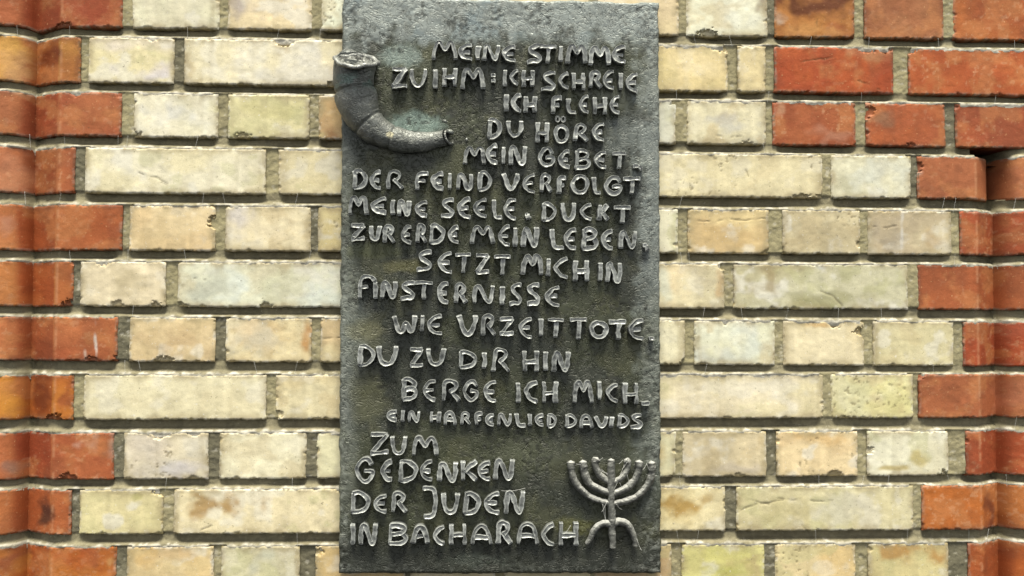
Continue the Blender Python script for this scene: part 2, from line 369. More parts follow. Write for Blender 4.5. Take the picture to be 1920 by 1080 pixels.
    m = (sst(.005, .001, dd)*sst(.50, .6, en)*(.6 if kind == C else .18))[..., None]; col = col*(1-m)+alb((238, 232, 212))*m
    if kind == C:                               # soot and rain stain that run on from brick to brick
        gr = sst(.46, .66, fbm(X*16+9, Z*9, 801, 4))*.24 + sst(.55, .75, fbm(X*70, Z*7, 802, 3))*.25
        gr = gr*(1-sst(.0, .024, dd)*.6) + sst(.012, .0, dd)*sst(.33, .6, fbm(X*60, Z*60, 803, 3))*.6
        gr = np.clip(gr, 0, .65)[..., None]; col = col*(1-gr)+alb((172, 156, 116))*gr
        pt = sst(.70, .76, fbm((u+sx)*260, (v+sz)*260, seed+44, 2))*sst(.5, .62, fbm((u+sx)*24, (v+sz)*24, seed+45, 3))*(.9 if rr.random() < .2 else .1)
        Y = Y+pt*.0005; pt = (pt*.6)[..., None]; col = col*(1-pt)+alb((120, 106, 70))*pt
    else:
        gr = (sst(.5, .7, fbm(X*30, Z*26, 811, 4))*.3 + sst(.010, 0, dd)*sst(.4, .62, fbm(X*60, Z*60, 813, 3))*.4)[..., None]
        col = col*(1-gr)+alb((122, 70, 48))*gr
    m = (chipm*.55)[..., None]; col = col*(1-m)+(alb((196, 176, 122)) if kind == C else alb((150, 84, 52)))*m
    if kind == J:
        en = fbm(u*60+sx, v*120, seed+40, 3)
        m = (sst(.0035, .0006, ar)*sst(.35, .6, en)*.35)[..., None]; col = col*(1-m)+alb((220, 166, 124))*m
    # close it: skirts running back into the wall
    V = np.stack([X, Y, Z], -1).reshape(-1, 3); F = grid_faces(nz, nx); Cc = col.reshape(-1, 3)
    idx = np.arange(nz*nx).reshape(nz, nx)
    loop = np.concatenate([idx[0, :-1], idx[:-1, -1], idx[-1, :0:-1], idx[:0:-1, 0]])
    rim = V[loop].copy(); rim[:, 1] = np.maximum(rim[:, 1], 0)+0.06
    n = len(loop); o = len(V)
    nxt = np.roll(np.arange(n), -1)
    SF = np.stack([loop, np.arange(n)+o, nxt+o, loop[nxt]], 1)
    V = np.concatenate([V, rim]); F = np.concatenate([F, SF]); Cc = np.concatenate([Cc, np.tile((a3+b3)*.45, (len(loop), 1))])
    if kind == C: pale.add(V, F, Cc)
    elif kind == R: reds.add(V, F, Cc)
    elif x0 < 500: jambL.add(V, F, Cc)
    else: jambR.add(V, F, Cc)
    return Xa, Xb

sd = 11
for k in range(R0, R1+1):
    row = fill_row(ROWS[k]); prev = None
    for (x0, x1, kind, ca, cb) in row:
        sd += 13
        if k not in range(1, 12):
            ca = tuple(min(250, max(20, c+rnd.randint(-10, 10))) for c in ca)
        Xa, Xb = make_brick(k, x0, x1, kind, ca, cb, sd)
        if prev is not None: HEAD[k].append((prev, Xa, rnd.random(), rnd.random()))
        prev = Xb

# ------------------------------------------------------------------ mortar: recessed at the top of each bed joint, flush at its bottom
X0m, X1m = XL-0.27, XR+0.27
if 1:
    st = 0.0016
    xs = np.arange(X0m, X1m, st); Zhi = TOP[R0][0]-.002; Zlo = BOT[R1][0]+.004
    zs = np.arange(Zlo, Zhi, st); X, Z = np.meshgrid(xs, zs)
    Y = np.full_like(X, 0.03); keep = np.zeros(X.shape, bool); col = np.zeros(X.shape+(3,))
    hm = alb((172, 163, 126)); bm = alb((150, 142, 114)); cr = alb((230, 224, 206)); dk = alb((122, 117, 96))
    f1 = fbm(X*60, Z*60, 900, 4); f2 = fbm(X*260, Z*260, 910, 3); f3 = fbm(X*14, Z*40, 920, 3); f4 = fbm(X*120, Z*200, 930, 4)
    for k in range(R0, R1+1):
        # head joints of the course
        inrow = (Z <= zt(k, X)+.001) & (Z >= zb(k, X)-.001)
        yo = yoff(X, k)
        for (a, b, q1, q2) in HEAD[k]:
            m = inrow & (X > a-.006) & (X < b+.006)
            dep = .0008+.0028*q1 + (f1-.5)*.003 + (f2-.5)*.0012
            cx = np.abs((X-(a+b)/2)/((b-a)/2+.004))
            dep = dep + .0008*np.clip(cx, 0, 1.2)**2 + (f4-.5)*.0012
            Y = np.where(m, dep+yo, Y); keep |= m
            cc = (dk if q2 < .22 else hm*(1-.4*q2)+bm*.4*q2)
            sm = sst(.66, .76, f4)[..., None]*.35
            c3 = (cc*(1-sm)+cr*sm)*(1+.3*(f2-.5)+.3*(f1-.5))[..., None]
            col = np.where(m[..., None], c3, col)
        if k == R1: continue
        # bed joint under the course
        zu, zl = zb(k, X), zt(k+1, X)
        t = (zu-Z)/(zu-zl)
        yo = yoff(X, k+1)
        foot = np.zeros_like(X)
        for (a, b, q1, q2) in HEAD[k]:
            foot = np.maximum(foot, sst(.016+.006*q1, .005, np.abs(X-(a+b)/2)+(f1-.5)*.008))
        lj = sst(XL+.03, XL-.01, X)                                  # sloppier pointing on the moulded edge
        dtop = (.0135+(f3-.5)*.015)*(1-.72*foot)*(1-.35*lj)
        tt = np.clip(t, 0, 1)
        shape = np.where(tt < .5, 1-.1*tt/.5, .9*(1-sst(.5, .9, tt)))
        dep = dtop*shape + (f1-.5)*.0026*(1+1.2*lj) + (f2-.5)*.0012*(1+1.6*lj) + .0002
        over = np.clip((zl-Z), 0, 1)                                 # smear over the top edge of the brick below
        dep = np.where(t > 1, .0001+(f4-.44)*.0052*np.exp(-over/.005)+over*.28, dep)
        if k == 3: dep = dep + .085*sst(XR-.001, XR+.002, X)*sst(XRc+.012, XRc+.004, X)     # open slot over the hollow
        m = (t >= -.12) & (Z > zl-.0075)
        m = m & (Z < zu+.002)
        Y = np.where(m, dep+yo, Y); keep |= m
        lime = (sst(.76, 1.02, t+(f4-.5)*.6)*(1-.25*lj)*.9)[..., None]
        c3 = bm*(1-lime)+cr*lime
        dirt = (sst(.55, .7, f1)*.45*(1-lime[..., 0]*.5))[..., None]; c3 = c3*(1-dirt)+dk*dirt
        c3 = c3*(1+.45*(f2-.5))[..., None]
        col = np.where(m[..., None], c3, col)
    nz, nx = X.shape
    V = np.stack([X, Y, Z], -1).reshape(-1, 3); F = grid_faces(nz, nx)
    kf = keep.ravel(); F = F[kf[F].any(1)]
    used = np.zeros(nz*nx, bool); used[F.ravel()] = True
    mp = np.cumsum(used)-1
    wall = bpy.data.objects.new('brick_wall', None); COL.objects.link(wall)
    wall.location = (0, 0, 0)
    wall['label'] = 'cream brick wall with red brick edges and weathered pale mortar joints behind the plaque'; wall['category'] = 'wall'; wall['kind'] = 'thing'
    mesh_obj('mortar_joints', V[used], mp[F], m_mortar, wall, np.clip(col.reshape(-1, 3)[used], .005, .9))
    # backing, so that nothing shows through from the side
    a = [(X0m, .12, Zlo), (X1m, .12, Zlo), (X1m, .12, Zhi), (X0m, .12, Zhi), (X0m, .25, Zlo), (X1m, .25, Zlo), (X1m, .25, Zhi), (X0m, .25, Zhi)]
    mesh_obj('wall_core', a, [(0, 1, 2, 3), (5, 4, 7, 6), (4, 0, 3, 7), (1, 5, 6, 2), (3, 2, 6, 7), (4, 5, 1, 0)], m_mortar, wall, np.tile(hm, (8, 1)), smooth=False)

pale.build('pale_brickwork', m_cream, wall, 42)
reds.build('red_brickwork', m_red, wall, 42)
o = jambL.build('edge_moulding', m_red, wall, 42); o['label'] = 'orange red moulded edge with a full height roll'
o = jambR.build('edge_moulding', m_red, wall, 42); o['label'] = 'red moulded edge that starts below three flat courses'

# ------------------------------------------------------------------ bronze
def bronze(name, rough, metallic, b_fine, b_worm, dust=0.0, dust_col=(170, 172, 164)):
    m, N, L, P = new_mat(name)
    co = N.new('ShaderNodeTexCoord').outputs['Object']
    at = N.new('ShaderNodeAttribute'); at.attribute_name = 'tint'; c = at.outputs['Color']
    g = tex_noise(N, L, 520, 4, co, 0.6)
    c = mixc(N, L, 1.0, c, ramp(N, L, g, [(0.3, 0.86), (0.72, 1.15)]), 'MULTIPLY')
    s = tex_noise(N, L, 210, 5, co, 0.65, 0.8)
    c = mixc(N, L, ramp(N, L, s, [(0.62, 0.0), (0.74, 0.14)]), c, tuple(alb((150, 152, 140))))
    if dust:
        geo = N.new('ShaderNodeNewGeometry'); sep = N.new('ShaderNodeSeparateXYZ'); L.new(geo.outputs['True Normal'], sep.inputs[0])
        c = mixc(N, L, ramp(N, L, sep.outputs['Z'], [(0.15, 0.0), (0.9, dust)]), c, tuple(alb(dust_col)))   # dust that settled on upward faces
    L.new(c, P.inputs['Base Color'])
    P.inputs['Metallic'].default_value = metallic
    L.new(ramp(N, L, g, [(0.3, rough-.1), (0.7, rough+.12)]), P.inputs['Roughness'])
    P.inputs['Specular IOR Level'].default_value = 0.5
    # winding casting marks: thin lines where a distorted noise crosses its middle value
    nz = tex_noise(N, L, 50, 3, co, 0.5, 2.4)
    worm = ramp(N, L, nz, [(0.46, 1.0), (0.5, 0.0), (0.54, 1.0)])
    nz2 = tex_noise(N, L, 26, 2, co, 0.5, 4.0)
    worm2 = ramp(N, L, nz2, [(0.475, 1.0), (0.5, 0.0), (0.525, 1.0)])
    n = bump(N, L, worm, b_worm, 0.0018); n = bump(N, L, worm2, b_worm*.8, 0.0012, n)
    pit = tex_noise(N, L, 330, 5, co, 0.65)
    n = bump(N, L, pit, b_fine, 0.0012, n)
    L.new(n, P.inputs['Normal'])
    return m
m_plate = bronze('patinated_bronze_plate', .50, .2, .08, .55)
m_letter = bronze('rubbed_bronze_lettering', .42, .3, .35, .05, .2)
m_horn = bronze('bronze_horn', .38, .4, .8, .5, .25)
m_dusty = bronze('dusty_bronze', .6, .15, 1.0, .3, .85, (214, 214, 206))

YP = -0.022                                      # front face of the plate
plq = bpy.data.objects.new('memorial_plaque', None); COL.objects.link(plq)
plq['label'] = 'dark bronze memorial plaque with raised German lettering, horn and menorah on brick wall'; plq['category'] = 'plaque'; plq['kind'] = 'thing'

# plate
if 1:
    st = .0016
    cor = [bp(642, -7, YP), bp(1236, 4, YP), bp(1240, 1076, YP), bp(634.5, 1076, YP)]
    (ax, az), (bx_, bz), (cx_, cz), (dx_, dz) = [(float(p[0]), float(p[1])) for p in cor]
    nx, nz = int(.436/st), int(.79/st)
    u, v = np.meshgrid(np.linspace(0, 1, nx), np.linspace(0, 1, nz))
    X = (ax*(1-u)+bx_*u)*(1-v)+(dx_*(1-u)+cx_*u)*v; Z = (az*(1-u)+bz*u)*(1-v)+(dz*(1-u)+cz*u)*v
    du = np.minimum(u, 1-u)*.436; dv = np.minimum(v, 1-v)*.79; dd = np.minimum(du, dv)
    wob = lambda a, s: (fbm(a*60, np.full_like(a, s), 300, 4, .6)-.5)*.0045
    fe = lambda q: np.exp(-q/.006)
    X = X + fe(u*.436)*wob(Z, 2.5) + fe((1-u)*.436)*wob(Z, 8.5); Z = Z + fe(v*.79)*wob(X, 14.5) + fe((1-v)*.79)*wob(X, 20.5)
    r = .004; q = np.clip(1-dd/r, 0, 1)
    h = -r*(1-np.sqrt(np.clip(1-q*q, 0, 1)))
    px, py = topx(X, Z, YP)
    edge = sst(26, 4, px-638) + sst(1185, 1225, px)*.8 + sst(90, 20, py)*.9 + sst(1040, 1070, py)*.4
    edge = np.clip(edge, 0, 1)
    wrk = fbm(X*70+3*fbm(X*25, Z*25, 311, 2), Z*70+3*fbm(X*25, Z*25, 312, 2), 310, 4)
    ridg = 1-np.abs(wrk-.5)*4
    h = h + (fbm(X*9, Z*9, 301, 3)-.5)*.0025 + (fbm(X*40, Z*40, 302, 2)-.5)*.0006 + edge*(np.clip(ridg, 0, 1)**2)*.0008*-1 + (fbm(X*220, Z*220, 303, 2)-.5)*.0005*(.1+.9*edge)
    mott = sst(.50, .66, fbm(X*30, Z*30, 305, 4))
    h = h - mott*sst(.45, .7, fbm(X*170, Z*170, 306, 2))*.0006
    Y = YP - h
    base = alb((54, 58, 46)); green = alb((66, 70, 46)); grey = alb((152, 160, 155)); verd = alb((150, 172, 160)); dark = alb((52, 55, 46))
    f1 = fbm(X*12, Z*12, 320, 4); f2 = fbm(X*60, Z*60, 321, 4); f3 = fbm(X*90, Z*14, 322, 3); f4 = fbm(X*26, Z*26, 323, 4)
    def mx(col, c, m): return col*(1-m[..., None])+c*m[..., None]
    col = np.tile(base, X.shape+(1,))
    col = mx(col, green, sst(.42, .62, f1)*.8)
    col = mx(col, alb((96, 96, 62)), sst(.56, .7, f4)*.3)
    col = mx(col, dark, sst(985, 1040, py)*.8)
    col = mx(col, grey, np.clip(sst(92, 55, py+(f2-.5)*70+(f3-.5)*50), 0, 1)*.85)
    col = mx(col, alb((120, 134, 136)), sst(.55, .68, f4)*sst(95, 50, py)*.8)
    col = mx(col, grey, sst(1180, 1216, px+(f2-.5)*60)*sst(1000, 850, py)*.6*(1-.45*sst(420, 640, py)))
    col = mx(col, alb((136, 142, 134)), sst(685, 650, px+(f2-.5)*40)*.45*sst(1060, 900, py))
    col = mx(col, alb((132, 138, 128)), sst(700, 660, px+(f2-.5)*60)*sst(500, 540, py)*sst(720, 650, py)*.5)
    for (sx_, sy_, rx, ry, cc, al) in [(775, 232, 60, 24, verd, .75), (745, 108, 50, 26, (grey+verd)/2, .7), (1150, 60, 60, 30, grey, .5), (1165, 255, 40, 50, grey, .35), (1150, 180, 60, 40, alb((116, 120, 104)), .5),
                                  (1000, 30, 120, 30, grey, .4), (760, 500, 60, 14, alb((122, 118, 70)), .5), (700, 470, 60, 18, alb((104, 108, 72)), .6), (1000, 850, 70, 40, alb((104, 108, 84)), .5), (1130, 900, 70, 50, alb((100, 104, 80)), .4),
                                  (900, 1050, 60, 14, alb((96, 104, 92)), .5), (1080, 985, 40, 20, alb((112, 112, 60)), .6), (680, 620, 40, 20, alb((126, 124, 92)), .6), (690, 755, 40, 60, alb((112, 112, 80)), .5)]:
        qq = np.hypot((px-sx_)/rx, (py-sy_)/ry)+(f2-.5)*1.2
        col = mx(col, cc, sst(1.2, .4, qq)*al)
    col = mx(col, alb((170, 174, 164)), edge*.6*sst(.52, .66, fbm(X*200, Z*200, 330, 3))*.6)
    col = mx(col, alb((44, 46, 36)), mott*sst(.5, .64, fbm(X*230, Z*230, 331, 2))*.6)
    col = col*(1+.5*(f2-.5))[..., None]
    V = np.stack([X, Y, Z], -1).reshape(-1, 3); idx = np.arange(nz*nx).reshape(nz, nx)
    F = grid_faces(nz, nx)[:, ::-1]
    loop = np.concatenate([idx[0, :-1], idx[:-1, -1], idx[-1, :0:-1], idx[:0:-1, 0]])
    rim = V[loop].copy(); rim[:, 1] = -.003; n = len(loop); oo = len(V); nxt = np.roll(np.arange(n), -1)
    SF = np.stack([loop, loop[nxt], nxt+oo, np.arange(n)+oo], 1)
    V = np.concatenate([V, rim]); F = np.concatenate([F, SF]); cc = col.reshape(-1, 3); cc = np.concatenate([cc, cc[loop]])
    mesh_obj('plate', V, F, m_plate, plq, cc)

# ------------------------------------------------------------------ letters: swept strips along hand drawn strokes
def catmull(P, step=.0012, closed=False):
    P = np.asarray(P, float)
    out = []
    n = len(P)
    for i in range(n if closed else n-1):
        if closed: p0, p1, p2, p3 = P[(i-1) % n], P[i], P[(i+1) % n], P[(i+2) % n]
        else: p0, p1, p2, p3 = P[max(i-1, 0)], P[i], P[i+1], P[min(i+2, n-1)]
        m = max(2, int(np.linalg.norm(p2-p1)/step))
        t = np.linspace(0, 1, m, endpoint=False)[:, None]
        out.append(.5*((2*p1)+(-p0+p2)*t+(2*p0-5*p1+4*p2-p3)*t**2+(-p0+3*p1-3*p2+p3)*t**3))
    if not closed: out.append(P[-1:])
    return np.concatenate(out)

SECT = np.array([(-1.16, -.12), (-1.05, .40), (-1.0, .88), (-.84, 1.0), (-.60, .93), (0, .90), (.60, .93), (.84, 1.0), (1.0, .88), (1.05, .40), (1.16, -.12)])
WEAR = np.array([.4, .45, 1.0, 1.8, .85, .55, .85, 1.8, 1.0, .45, .4])     # arrises rubbed bright, sides dark with patina
def strip(acc, P, w, h, y0, seed, closed=False, tint=None):
    """P: (n,2) X,Z points; a raised strip of half width w and height h on the plane y0"""
    n = len(P)
    if closed: T = np.roll(P, -1, 0)-np.roll(P, 1, 0)
    else: T = np.gradient(P, axis=0)
    T = T/(np.linalg.norm(T, axis=1, keepdims=True)+1e-9); Nn = np.stack([-T[:, 1], T[:, 0]], 1)
    s = np.concatenate([[0], np.cumsum(np.linalg.norm(np.diff(P, axis=0), axis=1))])
    z0 = np.full(n, float(seed % 97))
    ww = w*(1+(fbm(s*130, z0, seed, 3)-.5)*.7); hh = h*(1+(fbm(s*90, z0+3, seed+1, 3)-.5)*.28); lat = (fbm(s*100, z0+7, seed+2, 2)-.5)*w*.6
    m = len(SECT)
    off = SECT[:, 0][None]*ww[:, None]+lat[:, None]; ht = SECT[:, 1][None]*hh[:, None]
    rn = (vnoise(s[:, None]*600+np.arange(m)[None]*7.7, np.arange(m)[None]*3.1+z0[:, None], seed+5)-.5)
    ht = ht + rn*h*.07*(SECT[:, 1] > .5); off = off+rn*w*.12
    if not closed:                               # ends sink and close
        ht[0] = np.minimum(ht[0], h*.82); ht[-1] = np.minimum(ht[-1], h*.82)
    V = np.empty((n, m, 3)); V[..., 0] = P[:, 0, None]+Nn[:, 0, None]*off; V[..., 2] = P[:, 1, None]+Nn[:, 1, None]*off; V[..., 1] = y0-ht
    V = V.reshape(-1, 3)
    i = np.arange(n*m).reshape(n, m)
    if closed: i2 = np.concatenate([i, i[:1]])
    else: i2 = i
    F = np.stack([i2[:-1, :-1].ravel(), i2[1:, :-1].ravel(), i2[1:, 1:].ravel(), i2[:-1, 1:].ravel()], 1)
    if not closed:                               # end caps: duplicated rims pulled together
        caps = []; V0 = V.reshape(n, m, 3).copy()
        for e, sg in ((0, -1), (n-1, 1)):
            vb = V0[e].copy(); base = len(V)
            mid = vb.mean(0); vb2 = mid+(vb-mid)*np.array([.75, .92, .75]); vb2[:, 0] += T[e, 0]*sg*w*.35; vb2[:, 2] += T[e, 1]*sg*w*.35
            V = np.concatenate([V, vb2, mid[None]+np.array([[T[e, 0]*sg*w*.45, 0, T[e, 1]*sg*w*.45]])])
            a = i[e]; b = np.arange(m)+base; c = base+m
            q = np.stack([a[:-1], b[:-1], b[1:], a[1:]], 1); q2 = np.stack([b[:-1], np.full(m-1, c), np.full(m-1, c), b[1:]], 1)
            caps += [q]
            k = (m-1)//2
            # fan as quads (pairs of rim segments about the middle)
            q2 = np.array([[b[j], c, b[j+2], b[j+1]] for j in range(0, m-1, 2)])
            caps += [q2]
        F = np.concatenate([F]+caps)
    tc = np.tile(tint, (len(V), 1)); tc[:n*m] *= np.tile(WEAR, n)[:, None]
    tc = tc*(.8+.5*fbm(V[:, 0]*150, V[:, 2]*150, seed+8, 3))[:, None]
    acc.add(V, F, tc)

G = {
 'A': [('c', [(0, 1), (.05, .6), (.2, .16), (.46, 0), (.72, .12), (.9, .55), (1, 1)]), ('s', [(.12, .62), (.88, .62)])],
 'B': [('s', [(.08, .02), (0, 1)]), ('c', [(.08, .03), (.5, 0), (.88, .18), (.7, .4), (.15, .52)]), ('c', [(.15, .52), (.72, .48), (1, .72), (.75, .95), (0, 1)])],
 'C': [('c', [(1, 0), (.5, .12), (.06, .42), (.1, .6), (.48, .88), (1, 1)])],
 'D': [('s', [(.06, .04), (0, 1)]), ('c', [(.03, .05), (.4, 0), (.85, .25), (1, .5), (.82, .8), (.45, .97), (0, 1)])],
 'E': [('c', [(1, 0), (.55, .06), (.14, .3), (.02, .5), (.18, .76), (.55, .95), (1, 1)]), ('s', [(.1, .5), (.82, .5)])],
 'F': [('c', [(.05, 1), (.02, .5), (.1, .14), (.4, .02), (1, 0)]), ('s', [(.08, .5), (.72, .48)])],
 'G': [('c', [(.95, .24), (.7, .0), (.3, .08), (.02, .45), (.14, .8), (.5, 1), (.85, .88), (1, .62), (.88, .53), (.5, .52)])],
 'H': [('s', [(.02, 0), (0, 1)]), ('s', [(1, 0), (.98, 1)]), ('s', [(.02, .56), (.98, .53)])],
 'I': [('s', [(.55, 0), (.45, 1)])],
 'J': [('c', [(0, .02), (.6, .02), (.9, .15), (.95, .5), (.85, .85), (.6, .97), (.1, 1)])],
 'K': [('s', [(.03, 0), (0, 1)]), ('s', [(1, 0), (.15, .5)]), ('s', [(.15, .45), (1, 1)])],
 'L': [('c', [(.02, 0), (.08, .6), (.22, .92), (.55, 1), (1, .98)])],
 'M': [('c', [(0, 1), (.05, .5), (.15, .1), (.28, .03), (.4, .25), (.52, .46), (.62, .25), (.75, .02), (.88, .15), (.95, .5), (1, 1)])],
 'N': [('c', [(0, 1), (.03, .4), (.12, .05), (.28, .05), (.45, .4), (.65, .88), (.8, 1), (.92, .8), (.97, .4), (1, 0)])],
 'O': [('o', [(.5, 0), (.85, .14), (1, .5), (.85, .86), (.5, 1), (.15, .86), (0, .5), (.15, .14)])],
 'R': [('c', [(0, 1), (.05, .4), (.15, .08), (.45, 0), (.8, .14), (.75, .38), (.42, .56)]), ('s', [(.42, .5), (1, 1)])],
 'S': [('c', [(.98, 0), (.55, .02), (.2, .18), (.35, .4), (.75, .58), (.95, .76), (.75, .95), (.4, .94), (0, .98)])],
 'T': [('s', [(0, .03), (1, .03)]), ('s', [(.55, .12), (.5, 1)])],
 'U': [('c', [(0, 0), (.05, .5), (.2, .88), (.45, 1), (.75, .9), (.95, .5), (1, 0)])],
 'V': [('c', [(0, 0), (.2, .55), (.42, .96), (.6, 1), (.82, .75), (.96, .3), (1, 0)])],
 'W': [('c', [(0, .03), (.12, .6), (.22, .95), (.38, .97), (.48, .65), (.56, .42), (.68, .6), (.76, .92), (.87, .95), (.95, .6), (1, 0)])],
 'Z': [('s', [(0, .02), (.95, .02)]), ('s', [(.95, .02), (.05, .97)]), ('s', [(0, 1), (1, .97)])],
 '=': [('s', [(0, .12), (1, .12)]), ('s', [(0, .88), (1, .88)])],
 ',': [('s', [(0, .1), (.6, .1)]), ('s', [(.55, .1), (1, 1)])],
 '.': [('s', [(0, .6), (1, .4)])],
 'f': [('c', [(0, 1), (.02, .5), (.12, .15), (.4, .0), (.8, .04), (1, .22)]), ('s', [(.08, .5), (.5, .48)])],
 'Ö': [('o', [(.5, 0), (.85, .14), (1, .5), (.85, .86), (.5, 1), (.15, .86), (0, .5), (.15, .14)])],
}
